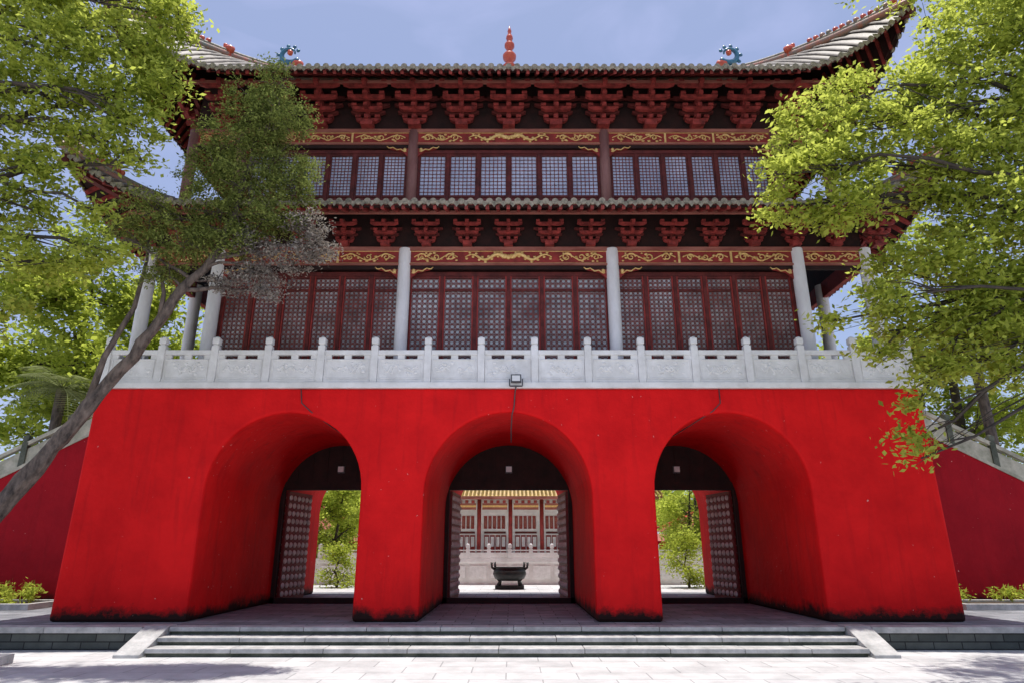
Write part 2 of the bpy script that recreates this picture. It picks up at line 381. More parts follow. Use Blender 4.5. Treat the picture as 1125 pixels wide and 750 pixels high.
# ---- windows
def windows(x0,x1,y,z0,z1,n,style,glass):
    fr=MB(); la=MB(); gl=MB()
    W=(x1-x0)/n
    fr.box(x0,x1,y-.05,y+.08,z1,z1+.12,'wood'); fr.box(x0,x1,y-.05,y+.08,z0-.1,z0-.002,'wood')
    for i in range(n+1):
        x=x0+i*W; ww=.045 if 0<i<n else .07
        fr.box(x-ww,x+ww,y-.04,y+.07,z0,z1-.002,'wood')
    for i in range(n):
        a=x0+i*W+.05; b_=x0+(i+1)*W-.05
        k=.042
        fm='woodb' if style=='L' else 'wood'
        fr.box(a,a+k,y-.02,y+.05,z0,z1,fm); fr.box(b_-k,b_,y-.02,y+.05,z0,z1,fm)
        H=z1-z0
        zs=z0+(.24*H if style=='L' else .10*H)
        fr.box(a+k,b_-k,y-.018,y+.05,z1-.06,z1-.003,'wood'); fr.box(a+k,b_-k,y-.018,y+.05,zs-.06,zs,'wood')
        fr.box(a+k,b_-k,y+.01,y+.05,z0,zs-.062,'wood')
        if style=='L': fr.box(a+k+.06,b_-k-.06,y-.004,y+.009,z0+.1,zs-.16,'woodb')
        zt=z1-.06
        if style=='L':
            zm=z1-.42; fr.box(a+k,b_-k,y-.018,y+.05,zm-.03,zm+.03,'wood')
        gz=random.uniform(-.012,.012)
        gl.add([(a+k,y+.05+gz,zs),(b_-k,y+.05-gz,zs),(b_-k,y+.05-gz,zt),(a+k,y+.05+gz,zt)],[(0,1,2,3)],glass)
        A=a+k; B=b_-k; nx=5 if style=='L' else 6; cw=(B-A)/nx; nz=max(3,round((zt-zs)/cw)); ch=(zt-zs)/nz
        yy=y+.02; tb=.009
        lm='lattice'
        if style=='L':
            for ix in range(nx):
                for iz in range(nz):
                    cx=A+(ix+.5)*cw; cz=zs+(iz+.5)*ch; ro=min(cw,ch)*.47; ri=ro-.019
                    vs=[];fs=[]
                    for j in range(8):
                        t_=2*math.pi*(j+.5)/8
                        vs+=[(cx+ro*math.cos(t_),yy,cz+ro*math.sin(t_)),(cx+ri*math.cos(t_),yy,cz+ri*math.sin(t_))]
                    for j in range(8): q=(j+1)%8; fs.append((2*j,2*q,2*q+1,2*j+1))
                    la.add(vs,fs,lm)
            for ix in range(1,nx): x=A+ix*cw; la.box(x-tb*.7,x+tb*.7,yy+.004,yy+.015,zs,zt,lm)
            for iz in range(1,nz): z=zs+iz*ch; la.box(A,B,yy+.006,yy+.014,z-tb*.7,z+tb*.7,lm)
        else:
            for ix in range(1,nx): x=A+ix*cw; la.box(x-tb,x+tb,yy,yy+.012,zs,zt,lm)
            for iz in range(1,nz): z=zs+iz*ch; la.box(A,B,yy+.003,yy+.010,z-tb,z+tb,lm)
            for ix in range(1,nx):
                for iz in range(1,nz):
                    if (ix+iz)%2==0:
                        x=A+ix*cw; z=zs+iz*ch; r_=.03; la.add([(x-r_,yy-.002,z),(x,yy-.002,z-r_),(x+r_,yy-.002,z),(x,yy-.002,z+r_)],[(0,1,2,3)],lm)
    fr.obj('window_frames',tower); la.obj('window_lattice',tower); gl.obj('window_panes',tower)
for a,b_ in ((-8.08,-3.05),(-2.83,2.83),(3.05,8.08)):
    windows(a,b_,1.18,6.13,9.42,6,'L','glassL')
for a,b_ in ((-8.0,-3.1),(-2.8,2.8),(3.1,8.0)):
    windows(a,b_,1.48,12.05,13.64,6,'U','glassU')

# ---- brackets (dougong)
def bracket(mb,x,y,z,dx,dy,tiers,sc,step=.22,k='bracket'):
    lx,ly=-dy,dx
    def bx(l0,l1,o0,o1,z0,z1,kk):
        xs=[x+lx*l+dx*o for l in (l0,l1) for o in (o0,o1)]; ys=[y+ly*l+dy*o for l in (l0,l1) for o in (o0,o1)]
        mb.box(min(xs),max(xs),min(ys),max(ys),z0,z1,kk)
    def arm(l,o,z0,z1,wd,kk):
        pr=[(-l,z1),(-l,z0+(z1-z0)*.55),(-l*.72,z0),(l*.72,z0),(l,z0+(z1-z0)*.55),(l,z1)]
        vs=[(x+lx*a+dx*(o-wd),y+ly*a+dy*(o-wd),zz) for a,zz in pr]+[(x+lx*a+dx*(o+wd),y+ly*a+dy*(o+wd),zz) for a,zz in pr]
        m_=6; mb.add(vs,[tuple(range(m_)),tuple(range(m_,2*m_))[::-1]]+[(i,i+m_,(i+1)%m_+m_,(i+1)%m_) for i in range(m_)],kk)
    bx(-.13*sc,.13*sc,-.13*sc,.13*sc,z,z+.13*sc,k)
    zz=z+.13*sc
    for t_ in range(tiers):
        o=step*sc*t_
        l=(.25+.075*t_)*sc
        arm(l,o,zz,zz+.085*sc,.045*sc,k)
        bx(-.045*sc,.045*sc,-.1,o+(step+.03)*sc,zz+.012,zz+.095*sc,k)
        if t_>0: arm(l*1.15,0,zz,zz+.085*sc,.04*sc,'wood')
        for l_ in (-l*.85,0,l*.85): bx(l_-.055*sc,l_+.055*sc,o-.06*sc,o+.06*sc,zz+.10*sc,zz+.165*sc,k)
        zz+=.19*sc
    return zz
br=MB()
for i in range(13):
    x=-8.76+i*1.46
    bracket(br,x,1.24,14.44,0,-1,4,1.42,.15)
    bracket(br,x,8.76,14.44,0,1,4,1.42,.15)
for sx in (-1,1):
    for i in range(5): bracket(br,sx*9.9,2.1+i*1.46,14.44,sx,0,4,1.42,.13)
br.box(-9.7,9.7,1.42,1.5,14.33,16.3,'woodd')
br.box(-9.9,9.9,.52,.60,15.52,15.62,'beam')
for sx in (-1,1): br.box(sx*9.73-.05,sx*9.73+.05,1.51,8.5,14.4,16.2,'woodd')
for i in range(19):
    x=-10.53+i*1.17
    bracket(br,x,.90,10.23,0,-1,3,.98,.17)
for sx in (-1,1):
    for i in range(7): bracket(br,sx*10.25,1.6+i*1.13,10.23,sx,0,2,.98,.17)
br.box(-10.1,10.1,1.02,1.14,10.23,11.35,'woodd')
br.box(-10.6,10.6,.22,.30,10.92,11.0,'beam')
for sx in (-1,1): br.box(sx*10.15-.05,sx*10.15+.05,1.15,8.9,10.22,11.2,'woodd')
br.obj('bracket_sets',tower)

# ---- roofs
def roof(name,hxo,hyo,cy,z0,hxi,hyi,z1,lift,ext,cl,vr,lin):
    sf=MB(); ti=MB(); ra=MB()
    def P(side,s,v,dz=0):
        ho,hi,oo,oi=(hxo,hxi,hyo,hyi) if side in 'fb' else (hyo,hyi,hxo,hxi)
        half=ho+(hi-ho)*v; o=oo+(oi-oo)*v
        t_=max(0,min(1,1-(half-abs(s))/cl))
        E=ext*t_**2*(1-v); z=z0+(z1-z0)*(v*lin+(1-lin)*v*v)+lift*t_**2.0*(1-v)**1.3+dz
        ss=s+math.copysign(E,s); o+=E
        if side=='f': return (ss,cy-o,z)
        if side=='b': return (-ss,cy+o,z)
        if side=='r': return (o,cy+ss,z)
        return (-o,cy-ss,z)
    for side in 'fbrl':
        ho,hi=(hxo,hxi) if side in 'fb' else (hyo,hyi)
        nu=52 if side in 'fb' else 32; nv=8
        for dz,k,fl in ((0,'tile',False),(-.10,'woodd',True)):
            vs=[];fs=[]
            for iv in range(nv+1):
                v=iv/nv; half=ho+(hi-ho)*v
                for iu in range(nu+1): vs.append(P(side,(-1+2*iu/nu)*half,v,dz))
            for iv in range(nv):
                for iu in range(nu):
                    q=(iv*(nu+1)+iu,iv*(nu+1)+iu+1,(iv+1)*(nu+1)+iu+1,(iv+1)*(nu+1)+iu)
                    fs.append(q[::-1] if fl else q)
            sf.add(vs,fs,k,True)
        vs=[];fs=[]
        for iu in range(nu+1):
            s=(-1+2*iu/nu)*ho; vs+= [P(side,s,0,.0),P(side,s,0,-.10)]
        for iu in range(nu): fs.append((2*iu,2*iu+1,2*iu+3,2*iu+2))
        sf.add(vs,fs,'wood')
        sp=.25; N=int(ho/sp)
        for i in range(-N,N+1):
            s=i*sp
            vmax=1 if abs(s)<=hi else (ho-abs(s))/(ho-hi)
            if vmax<.04: continue
            nseg=6; vs=[];fs=[];r_=.075
            for j in range(nseg+1):
                v=vmax*j/nseg; px,py,pz=P(side,s,v)
                for a in range(5):
                    t_=math.pi*a/4; dl=r_*math.cos(t_); dz=r_*math.sin(t_)*1.1
                    if side in 'fb': vs.append((px+dl,py,pz+dz))
                    else: vs.append((px,py+dl,pz+dz))
            for j in range(nseg):
                for a in range(4): fs.append((j*5+a,j*5+a+1,(j+1)*5+a+1,(j+1)*5+a))
            ti.add(vs,fs,'tile',True)
            px,py,pz=P(side,s,0); od={'f':(0,-1),'b':(0,1),'r':(1,0),'l':(-1,0)}[side]; lx,ly=(-od[1],od[0])
            jz=random.uniform(-.016,.016)
            a_=(px-od[0]*.03,py-od[1]*.03,pz+.01+jz); b2=(px+od[0]*.05,py+od[1]*.05,pz+.01+jz)
            ti.tube([a_,b2],.088,'tileend',10,smooth=False)
            px,py,pz=P(side,min(max(s+sp/2,-ho),ho),0)
            px+=od[0]*.035; py+=od[1]*.035; pz+=random.uniform(-.016,.016)
            ti.add([(px+lx*l,py+ly*l,pz+zz) for l,zz in ((-.105,.02),(.105,.02),(.105,-.05),(.04,-.10),(0,-.16),(-.04,-.10),(-.105,-.05))],[(0,1,2,3,4,5,6)],'tileend')
        N=int((ho-.1)/.28)
        for i in range(-N,N+1):
            s=i*.28; vm=min(vr,(ho-abs(s))/max(.01,(ho-hi)) if abs(s)>hi else 1)
            if vm<.05: continue
            a1=P(side,s,.02,-.155); a2=P(side,s,vm*.5,-.155); a3=P(side,s,vm,-.155)
            ra.beam(a1,a2,.09,.095,'bracket'); ra.beam(a2,a3,.09,.095,'bracket')
        pv=None
        for iu in range(nu+1):
            s=(-1+2*iu/nu)*ho; q=P(side,s,.03,-.115)
            if pv: ra.beam(pv,q,.05,.07,'woodd')
            pv=q
    rd=MB()
    for sx in (-1,1):
        for sd in ('f','b'):
            pts=[P(sd,sx*(hxo+(hxi-hxo)*v)*(1 if sd=='f' else 1),v,.12) for v in [i/14 for i in range(15)]]
            x,y,z=pts[0]; dx=.12*(1 if x>0 else -1); dy=-.12 if sd=='f' else .12
            tip=[(x+dx*1.8,y+dy*1.8,z+.3),(x+dx*1.3,y+dy*1.3,z+.15),(x+dx*.7,y+dy*.7,z+.04)]
            rd.tube(tip+pts,[.03,.06,.09]+[.12]*15,'ridge',8)
            pts2=[(a,b3,c3+.15) for a,b3,c3 in pts[1:]]
            rd.tube(pts2,.07,'tileend',8)
            for i in range(6):
                a=P(sd,sx*(hxo+(hxi-hxo)*i*vr/6),i*vr/6,-.24); c_=P(sd,sx*(hxo+(hxi-hxo)*(i+1)*vr/6),(i+1)*vr/6,-.24)
                ra.beam(a,c_,.2,.24,'wood')
            for i in range(1,8):
                x,y,z=pts[i]; x2,y2,z2=pts[i-1]
                for q in (0,.5):
                    X=x+(x2-x)*q; Y=y+(y2-y)*q; Z=z+(z2-z)*q
                    rd.ball((X,Y,Z+.25),.085,'orange' if i%2 else 'ridge',6,(1.3,1,1.2))
            x,y,z=pts[0]
            rd.tube([(x+dx*1.4,y+dy*1.4,z-.25),(x+dx*1.4,y+dy*1.4,z-.8)],.008,'metal',4)
            rd.lathe([(.04,.3),(.09,.27),(.11,.08),(.14,0)][::-1],(x+dx*1.4,y+dy*1.4,z-1.08),'bronze',10)
    sf.obj(name+'_deck',tower); ti.obj(name+'_tiles',tower); ra.obj(name+'_rafters',tower); rd.obj(name+'_ridges',tower)
roof('lower_roof',11.6,5.55,5.0,10.83,10.0,3.7,11.72,1.4,.36,3.0,.8,.8)
roof('upper_roof',11.25,5.5,5.0,15.22,8.7,.08,19.55,1.85,.45,3.0,.36,.93)
# main ridge
r=MB()
r.box(-8.8,8.8,4.86,5.14,19.3,19.68,'ridge'); r.tube([(-8.9,5,19.71),(8.9,5,19.71)],.1,'tileend',8)
fp=[(.24,0),(.28,.08),(.17,.2),(.12,.28),(.22,.42),(.23,.52),(.11,.66),(.09,.72),(.17,.84),(.17,.92),(.08,1.04),(.12,1.14),(.11,1.2),(.05,1.32),(.07,1.4),(.0,1.62)]
r.lathe([(a*1.15,c_*1.35) for a,c_ in fp],(0,5,19.74),'orange',16)
for sx in (-1,1):
    sp_=[];rd_=[]
    cx_,cz_=8.6,20.52
    for j in range(26):
        a=-.9+j/25*math.pi*1.75; rr=.46*(1-j/40)
        sp_.append((sx*(cx_+rr*math.sin(a)),5,cz_-rr*math.cos(a))); rd_.append(.14*(1-j/32))
    r.tube(sp_,rd_,'teal',8)
    for j in range(2,26,3):
        x,y,z=sp_[j]; vx,vz=x-sx*cx_,z-cz_; l=math.hypot(vx,vz)+1e-6
        r.ball((x+vx/l*.14,y,z+vz/l*.14),.085,('orange','gold','teal')[j%3],5,(1,.5,1))
    r.ball((sx*8.3,5,20.05),.22,'orange',7,(1.2,.7,.9)); r.ball((sx*8.6,4.95,20.55),.12,'orange',6)
    r.tube([(sx*9.8,2.7,17.7),(sx*9.8,2.7,18.55)],[.12,.09],'orange',8); r.ball((sx*9.8,2.67,18.68),.16,'orange',6,(1.3,1,1)); r.ball((sx*9.95,2.67,18.84),.09,'orange',6)
r.obj('main_ridge',tower)

# ================================================================= BALUSTRADE
bal=empty('stone_balustrade')
pm=MB(); rm=MB(); re=MB()
sp=1.366; xs=[-10.25+i*sp for i in range(16)]; ZB=6.03
def post(mb,x,y,z,k='marble',h=.98,cap=True):
    w=.09
    mb.box(x-w,x+w,y-w,y+w,z,z+h,k)
    if cap:
        mb.box(x-w*.72,x+w*.72,y-w*.72,y+w*.72,z+h,z+h+.04,k)
        mb.box(x-w*.98,x+w*.98,y-w*.98,y+w*.98,z+h+.041,z+h+.20,k)
        mb.lathe([(.08,0),(.065,.03),(.0,.055)],(x,y,z+h+.2),k,10)
def relief(mb,x0,x1,y,z0,z1,k='relief'):
    cx=(x0+x1)/2; cz=(z0+z1)/2; w=x1-x0; h=z1-z0
    for q in range(4):
        ox=random.uniform(-.38,.38)*w; pts=[]
        ph=random.uniform(0,6); am=random.uniform(.1,.30)*h
        for j in range(12):
            pts.append((cx+ox+(j/11-.5)*w*.3,y+.008,cz+am*math.sin(ph+j*.7)+random.uniform(-.01,.01)))
        mb.tube(pts,[.012+.012*math.sin(math.pi*j/11) for j in range(12)],k,5)
    for q in range(16):
        mb.ball((cx+random.uniform(-.46,.46)*w,y+.008,cz+random.uniform(-.4,.4)*h),random.uniform(.018,.045),k,6,(1.4,.4,1))
by=.08
for x in xs: post(pm,x,by,ZB)
for i in range(15):
    a=xs[i]+.096; b_=xs[i+1]-.096
    rm.box(a,b_,by-.07,by+.07,ZB+.002,ZB+.09,'marble')
    rm.box(a,b_,by-.045,by+.045,ZB+.092,ZB+.63,'marble')
    rm.box(a,b_,by-.065,by+.065,ZB+.74,ZB+.86,'marble')
    for q in (.0,.5,1.0):
        xx=a+.08+(b_-a-.16)*q; rm.box(xx-.09,xx+.09,by-.04,by+.04,ZB+.632,ZB+.738,'marble')
    rm.box(a+.04,b_-.04,by-.062,by-.046,ZB+.59,ZB+.62,'marble'); rm.box(a+.04,b_-.04,by-.062,by-.046,ZB+.11,ZB+.14,'marble')
    rm.box(a+.04,a+.07,by-.062,by-.046,ZB+.142,ZB+.588,'marble'); rm.box(b_-.07,b_-.04,by-.062,by-.046,ZB+.142,ZB+.588,'marble')
    relief(re,a+.1,b_-.1,by-.05,ZB+.16,ZB+.57)
for sx in (-1,1):
    X=sx*10.25
    for i in range(1,7):
        post(pm,X,by+i*1.5,ZB)
    for i in range(6):
        y0=by+i*1.5+.096; y1=by+(i+1)*1.5-.096
        rm.box(X-.045,X+.045,y0,y1,ZB+.002,ZB+.63,'marble'); rm.box(X-.065,X+.065,y0,y1,ZB+.74,ZB+.86,'marble')
pm.obj('posts',bal,bevel=.012); rm.obj('rails_and_panels',bal,bevel=.006); re.obj('carved_relief',bal)

# ================================================================= SIDE STAIRS
def stair(sx,name):
    root=empty(name)
    y0,y1=5.0,7.6; xa,xb,zt,sl=10.36,13.0,5.8,.53
    xe=xb+(zt-Z0)/sl
    vs=[]
    for y in (y0,y1): vs+=[(sx*xa,y,Z0),(sx*xe,y,Z0),(sx*xb,y,zt),(sx*xa,y,zt)]
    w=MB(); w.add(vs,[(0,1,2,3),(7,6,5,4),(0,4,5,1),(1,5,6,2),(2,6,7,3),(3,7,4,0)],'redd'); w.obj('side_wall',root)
    r_=MB()
    for yy in (y0+.12,y1-.12):
        r_.beam((sx*(xa+.5),yy,zt+.06),(sx*xb,yy,zt+.06),.3,.1,'stone'); r_.beam((sx*xb,yy,zt+.06),(sx*xe,yy,Z0+.06),.3,.1,'stone')
        r_.beam((sx*(xa+.5),yy,zt+.82),(sx*xb,yy,zt+.82),.16,.12,'stone'); r_.beam((sx*xb,yy,zt+.82),(sx*xe,yy,Z0+.82),.16,.12,'stone')
        r_.beam((sx*xb,yy,zt+.36),(sx*xe,yy,Z0+.36),.08,.5,'stone'); r_.beam((sx*(xa+.5),yy,zt+.38),(sx*xb,yy,zt+.38),.08,.52,'stone')
        x=xb-1.3
        while x<xe:
            z=zt if x<xb else zt-(x-xb)*sl
            post(r_,sx*x,yy,z,'darkstone',.9); x+=1.3
    r_.obj('railing',root)
    st=MB(); nst=int((xe-xb)/.3)
    for i in range(nst):
        x0=xb+i*.3; z=zt-(i+1)*.3*sl+.17
        st.box(min(sx*x0,sx*(x0+.3)),max(sx*x0,sx*(x0+.3)),y0+.28,y1-.28,z-.25,z,'stepstone')
    st.obj('treads',root)
stair(1,'side_staircase'); stair(-1,'side_staircase')

# ================================================================= small objects
fl=empty('floodlight')
q=MB(); q.box(.07,.33,-.26,-.16,5.98,6.18,'metal'); q.box(.10,.30,-.272,-.262,6.01,6.15,'lampglass'); q.tube([(.2,-.18,6.08),(.2,-.04,6.0)],.02,'metal',6)
q.beam((.04,-.2,6.08),(.04,-.2,5.90),.03,.03,'metal'); q.beam((.36,-.2,6.08),(.36,-.2,5.90),.03,.03,'metal'); q.beam((.04,-.18,5.90),(.36,-.18,5.90),.03,.03,'metal')
q.obj('lamp_head',fl)
q=MB(); q.tube([(.2,-.12,5.9),(.18,-.04,5.8),(.15,-.03,5.4),(.1,.0,5.2),(.08,.3,4.9),(.08,.5,4.6)],.016,'metal',5)
q.obj('cable',fl)
cb=empty('wall_cable')
q=MB(); q.tube([(-5.2,-.02,5.86),(-5.15,-.02,5.5),(-4.9,-.02,5.28),(-4.5,.3,5.0),(-4.2,2.0,4.8)],.014,'metal',5)
q.tube([(5.3,-.02,5.86),(5.3,-.02,5.5),(5.1,-.02,5.3),(4.6,.3,5.0),(4.2,2.0,4.8)],.014,'metal',5); q.obj('cables',cb)

# incense burner
ib=MB(); X,Y=0.0,13.0
ib.box(X-.6,X+.6,Y-.35,Y+.35,.445,.60,'bronze')
for sx in (-1,1):
    for sy in (-1,1): ib.tube([(X+sx*.45,Y+sy*.2,.60),(X+sx*.40,Y+sy*.18,.75),(X+sx*.45,Y+sy*.2,.9)],[.10,.07,.12],'bronze',8)
ib.lathe([(.40,0),(.62,.08),(.70,.26),(.66,.42),(.58,.48),(.66,.54)],(X,Y,.78),'bronze',20)
for sx in (-1,1): ib.tube([(X+sx*.6,Y,1.2),(X+sx*.74,Y,1.3),(X+sx*.76,Y,1.48),(X+sx*.62,Y,1.5),(X+sx*.6,Y,1.25)],.05,'bronze',6)
ib.obj('incense_burner')

# background temple hall
th=empty('temple_hall'); TY=28
q=MB(); q.box(-9.2,9.2,16.5,TY+8,.43,1.58,'marble'); q.box(-9.3,9.3,16.4,16.6,1.46,1.62,'marble')
for i in range(19): post(q,-9+i,16.55,1.62,'marble',.42)
q.box(-9,9,16.52,16.58,1.622,1.88,'marble'); q.box(-9,9,16.5,16.6,1.95,2.01,'marble')
for i in range(18): q.box(-8.9+i,-8.1+i,16.44,16.499,.75,1.30,'relief')
q.obj('podium',th)
q=MB(); q.box(-8,8,TY,TY+7,1.5,5.5,'marble')
for i in range(9): 
    x=-8+i*2; q.tube([(x,TY-.9,1.59),(x,TY-.9,5.1)],.13,'woodb',10); q.box(x-.25,x+.25,TY-1.15,TY-.65,1.59,1.8,'marble')
    if i<8:
        for (p0,p1) in ((.3,.62),(.68,.98),(1.04,1.34),(1.4,1.72)):
            q.box(x+p0,x+p1,TY-.06,TY-.01,1.7,2.9,'woodb'); q.box(x+p0+.05,x+p1-.05,TY-.07,TY-.062,2.2,2.8,'marble')
        q.box(x+.3,x+1.7,TY-.07,TY-.012,3.0,3.12,'wood')
        for j in range(5):
            q.box(x+.28+j*.29,x+.48+j*.29,TY-.06,TY-.01,3.3,4.1,'woodb')
            q.box(x+.33+j*.29,x+.43+j*.29,TY-.07,TY-.062,3.4,4.0,'beam')
        q.box(x+.2,x+1.8,TY-.99,TY-.9,4.45,4.85,'beam'); q.box(x+.2,x+1.8,TY-1.0,TY-.991,4.6,4.72,'gold')
        for j in range(4): q.box(x+.3+j*.4,x+.5+j*.4,TY-1.1,TY-.9,4.86,5.03,'bracket')
q.obj('facade',th)
q=MB()
q.add([(-9.5,TY-2.3,5.2),(9.5,TY-2.3,5.2),(8,TY+3.5,9.3),(-8,TY+3.5,9.3),(-9.5,TY+9,5.2),(9.5,TY+9,5.2)],[(0,1,2,3),(4,3,2,5),(0,3,4),(1,5,2)],'yellow')
q.box(-9.5,9.5,TY-2.28,TY-2.2,5.0,5.19,'beam')
for i in range(77):
    x=-9.5+i*.25
    q.tube([(x,TY-2.35,5.24),(x*.84,TY+3.5,9.34)],.075,'yellow',6)
q.box(-8,8,TY+3.3,TY+3.7,9.2,9.8,'yellow'); q.obj('roof',th)
cw=MB()
for sx in (-1,1):
    x0,x1=(9.9,40) if sx>0 else (-40,-9.9)
    cw.box(x0,x1,33,33.5,.43,2.6,'redd'); cw.add([(x0,32.6,2.6),(x1,32.6,2.6),(x1,33.25,3.1),(x0,33.25,3.1),(x0,33.9,2.6),(x1,33.9,2.6)],[(0,1,2,3),(3,2,5,4),(0,3,4),(1,5,2)],'roofred')
cw.obj('courtyard_wall')
for sx in (-1,1):
    root=empty('side_pavilion'); q=MB(); X=sx*12.0; Y=27
    for a in (-1.6,1.6):
        for c_ in (-1.6,1.6): q.tube([(X+a,Y+c_,.44),(X+a,Y+c_,3.0)],.12,'woodb',10)
    q.box(X-1.9,X+1.9,Y-1.9,Y+1.9,3.0,3.2,'marble')
    q.add([(X-2.3,Y-2.3,3.15),(X+2.3,Y-2.3,3.15),(X+2.3,Y+2.3,3.15),(X-2.3,Y+2.3,3.15),(X,Y,4.5)],[(0,1,4),(1,2,4),(2,3,4),(3,0,4)],'roofred')
    for s2 in (-1,1):
        for s3 in (-1,1): q.tube([(X+s2*2.4,Y+s3*2.4,3.35),(X+s2*1.8,Y+s3*1.8,3.5),(X,Y,4.6)],.08,'orange',6)
    q.obj('pavilion_structure',root)

# ================================================================= VEGETATION
def leafmesh(name,clumps,dens,size,mats,parent,asp=.5,sub=.26,droop=.0,nsub=26):
    allv=[]; mi=[]
    for cl in clumps:
        x,y,z,r_=cl[:4]; mk=cl[4] if len(cl)>4 else 0
        ns=max(5,int(nsub*r_*r_/(sub*sub)*.16)+4)
        u=rng.normal(size=(ns,3)); u/=np.linalg.norm(u,axis=1)[:,None]
        rad=r_*(.25+.85*rng.random(ns)**.6)
        sc=u*rad[:,None]*np.array([1,1,.85])+np.array([x,y,z])
        nl=int(dens*r_*r_/ns)+3
        srad=sub*(.55+.8*rng.random(ns))
        p_=rng.normal(size=(ns,nl,3))*.55*srad[:,None,None]*np.array([1.15,1.15,.6])
        p_=(sc[:,None,:]+p_).reshape(-1,3); N=len(p_)
        a=rng.normal(size=(N,3)); a[:,2]=a[:,2]*.6-droop; a/=np.linalg.norm(a,axis=1)[:,None]
        up=rng.normal(size=(N,3))*.6+np.array([0,-.25,.8]); b_=np.cross(a,up); b_/=np.linalg.norm(b_,axis=1)[:,None]
        s=size*(.6+.8*rng.random(N))[:,None]
        v=np.stack([p_-a*s*.5,p_+b_*s*asp*.5-a*s*.05,p_+a*s*.5,p_-b_*s*asp*.5-a*s*.05],axis=1)
        allv.append(v.reshape(-1,3)); mi.append(np.full(N,mk,dtype=np.int32))
    V=np.concatenate(allv); Mi=np.concatenate(mi); N=len(Mi)
    me=bpy.data.meshes.new(name); me.vertices.add(len(V)); me.vertices.foreach_set('co',V.astype(np.float32).ravel())
    me.loops.add(N*4); me.loops.foreach_set('vertex_index',np.arange(N*4,dtype=np.int32))
    me.polygons.add(N); me.polygons.foreach_set('loop_start',np.arange(N,dtype=np.int32)*4); me.polygons.foreach_set('loop_total',np.full(N,4,dtype=np.int32))
    for k in mats: me.materials.append(M[k])
    me.polygons.foreach_set('material_index',Mi)
    me.update(); me.validate()
    o=bpy.data.objects.new(name,me); S.collection.objects.link(o); o.parent=parent
    return N
def limbs(mb,trunk,rads,clumps,k,start=.35,twigs=4,thin=1.0):
    mb.tube(trunk,rads,k,12)
    T=[Vector(t) for t in trunk]
    for cl in clumps:
        c_=Vector(cl[:3]); best=None
        for i in range(int(len(T)*start),len(T)):
            dd=(T[i]-c_).length+ (max(0,T[i].z-c_.z))*1.0
            if best is None or dd<best[0]: best=(dd,i)
        i=best[1]; a=T[i]; L=(c_-a).length; pts=[]
        off=Vector((random.uniform(-.2,.2),random.uniform(-.2,.2),random.uniform(.0,.25)))*L*.6
        r0=min(rads[i]*.6,.03+.016*L)*thin
        nn=9
        for j in range(nn):
            t_=j/(nn-1); pts.append(a.lerp(c_,t_)+off*math.sin(math.pi*t_)+Vector((random.uniform(-1,1),random.uniform(-1,1),random.uniform(-1,1)))*.035*L*(0<j<nn-1)*.6)
        mb.tube(pts,[r0*(1-.75*j/(nn-1)) for j in range(nn)],k,7)
        for q in range(int(twigs+cl[3]*4)):
            s=pts[random.randint(4,nn-1)]; e_=c_+Vector((random.gauss(0,1),random.gauss(0,1),random.gauss(0,.8))).normalized()*cl[3]*.9
            mid=s.lerp(e_,.5)+Vector((random.uniform(-.1,.1),random.uniform(-.1,.1),random.uniform(-.02,.14)))
            mb.tube([s,mid,e_],[r0*.28+.004,.009,.003],k,5)

# left camphor
root=empty('camphor_tree'); Y=-5.0
cl=[(-10.8,Y,13.6,1.4),(-9.1,Y,13.6,1.2),(-7.9,Y,13.8,.75),(-9.6,Y-.3,11.7,1.15),(-8.1,Y,11.7,.9),(-7.2,Y,12.0,.55),(-7.4,Y,12.95,.6),(-6.9,Y,12.6,.42),(-9.95,Y,9.9,.92),(-8.6,Y,10.45,.68),(-7.55,Y,10.5,.56),(-7.0,Y,11.0,.5),(-7.3,Y,9.95,.45),
    (-7.8,Y,9.6,.45),(-8.4,Y,9.8,.45),(-7.1,Y,9.2,.28),(-9.8,Y,8.2,.7),(-8.85,Y,7.2,.63),(-7.95,Y,7.07,.42),(-7.3,Y,7.25,.3),(-9.1,Y,5.97,.5),(-8.8,Y,9.0,.48),(-7.8,Y,8.1,.28),(-8.9,Y,8.1,.4)]
cl2=[(-12,Y,11.2,1.4),(-13,Y,14,1.8),(-11.5,Y-.5,16,1.5),(-12.5,Y+1,8.5,1.2),(-14.8,Y,12,1.5)]
cl3=[(-9.6,-3.0,17.2,1.2),(-7.8,-2.9,17.3,.9),(-6.3,-3.2,17.2,.8),(-5.0,-3.3,17.0,.5),(-11.2,-3.1,17,1.2)]  # unseen foliage above the view, added to cast shadow on the paving
mb=MB(); limbs(mb,[(-13.9,Y,0),(-13.8,Y,1.8),(-13.5,Y+.1,3.8),(-13.2,Y,6),(-12.9,Y-.1,8),(-12.6,Y,10),(-12.5,Y,12),(-12.4,Y,14),(-12,Y+.5,16)],[.40,.33,.30,.28,.24,.2,.14,.1,.06],cl+cl2+cl3,'barkd',thin=.7)
mb.obj('trunk_and_limbs',root); leafmesh('foliage',cl,3000,.118,['leafc'],root,.5,.25,.15); leafmesh('outer_foliage',cl2,500,.25,['leafc'],root,.5,.35,.1); leafmesh('shadow_foliage',cl3,900,.16,['leafc'],root,.5,.3,.1)
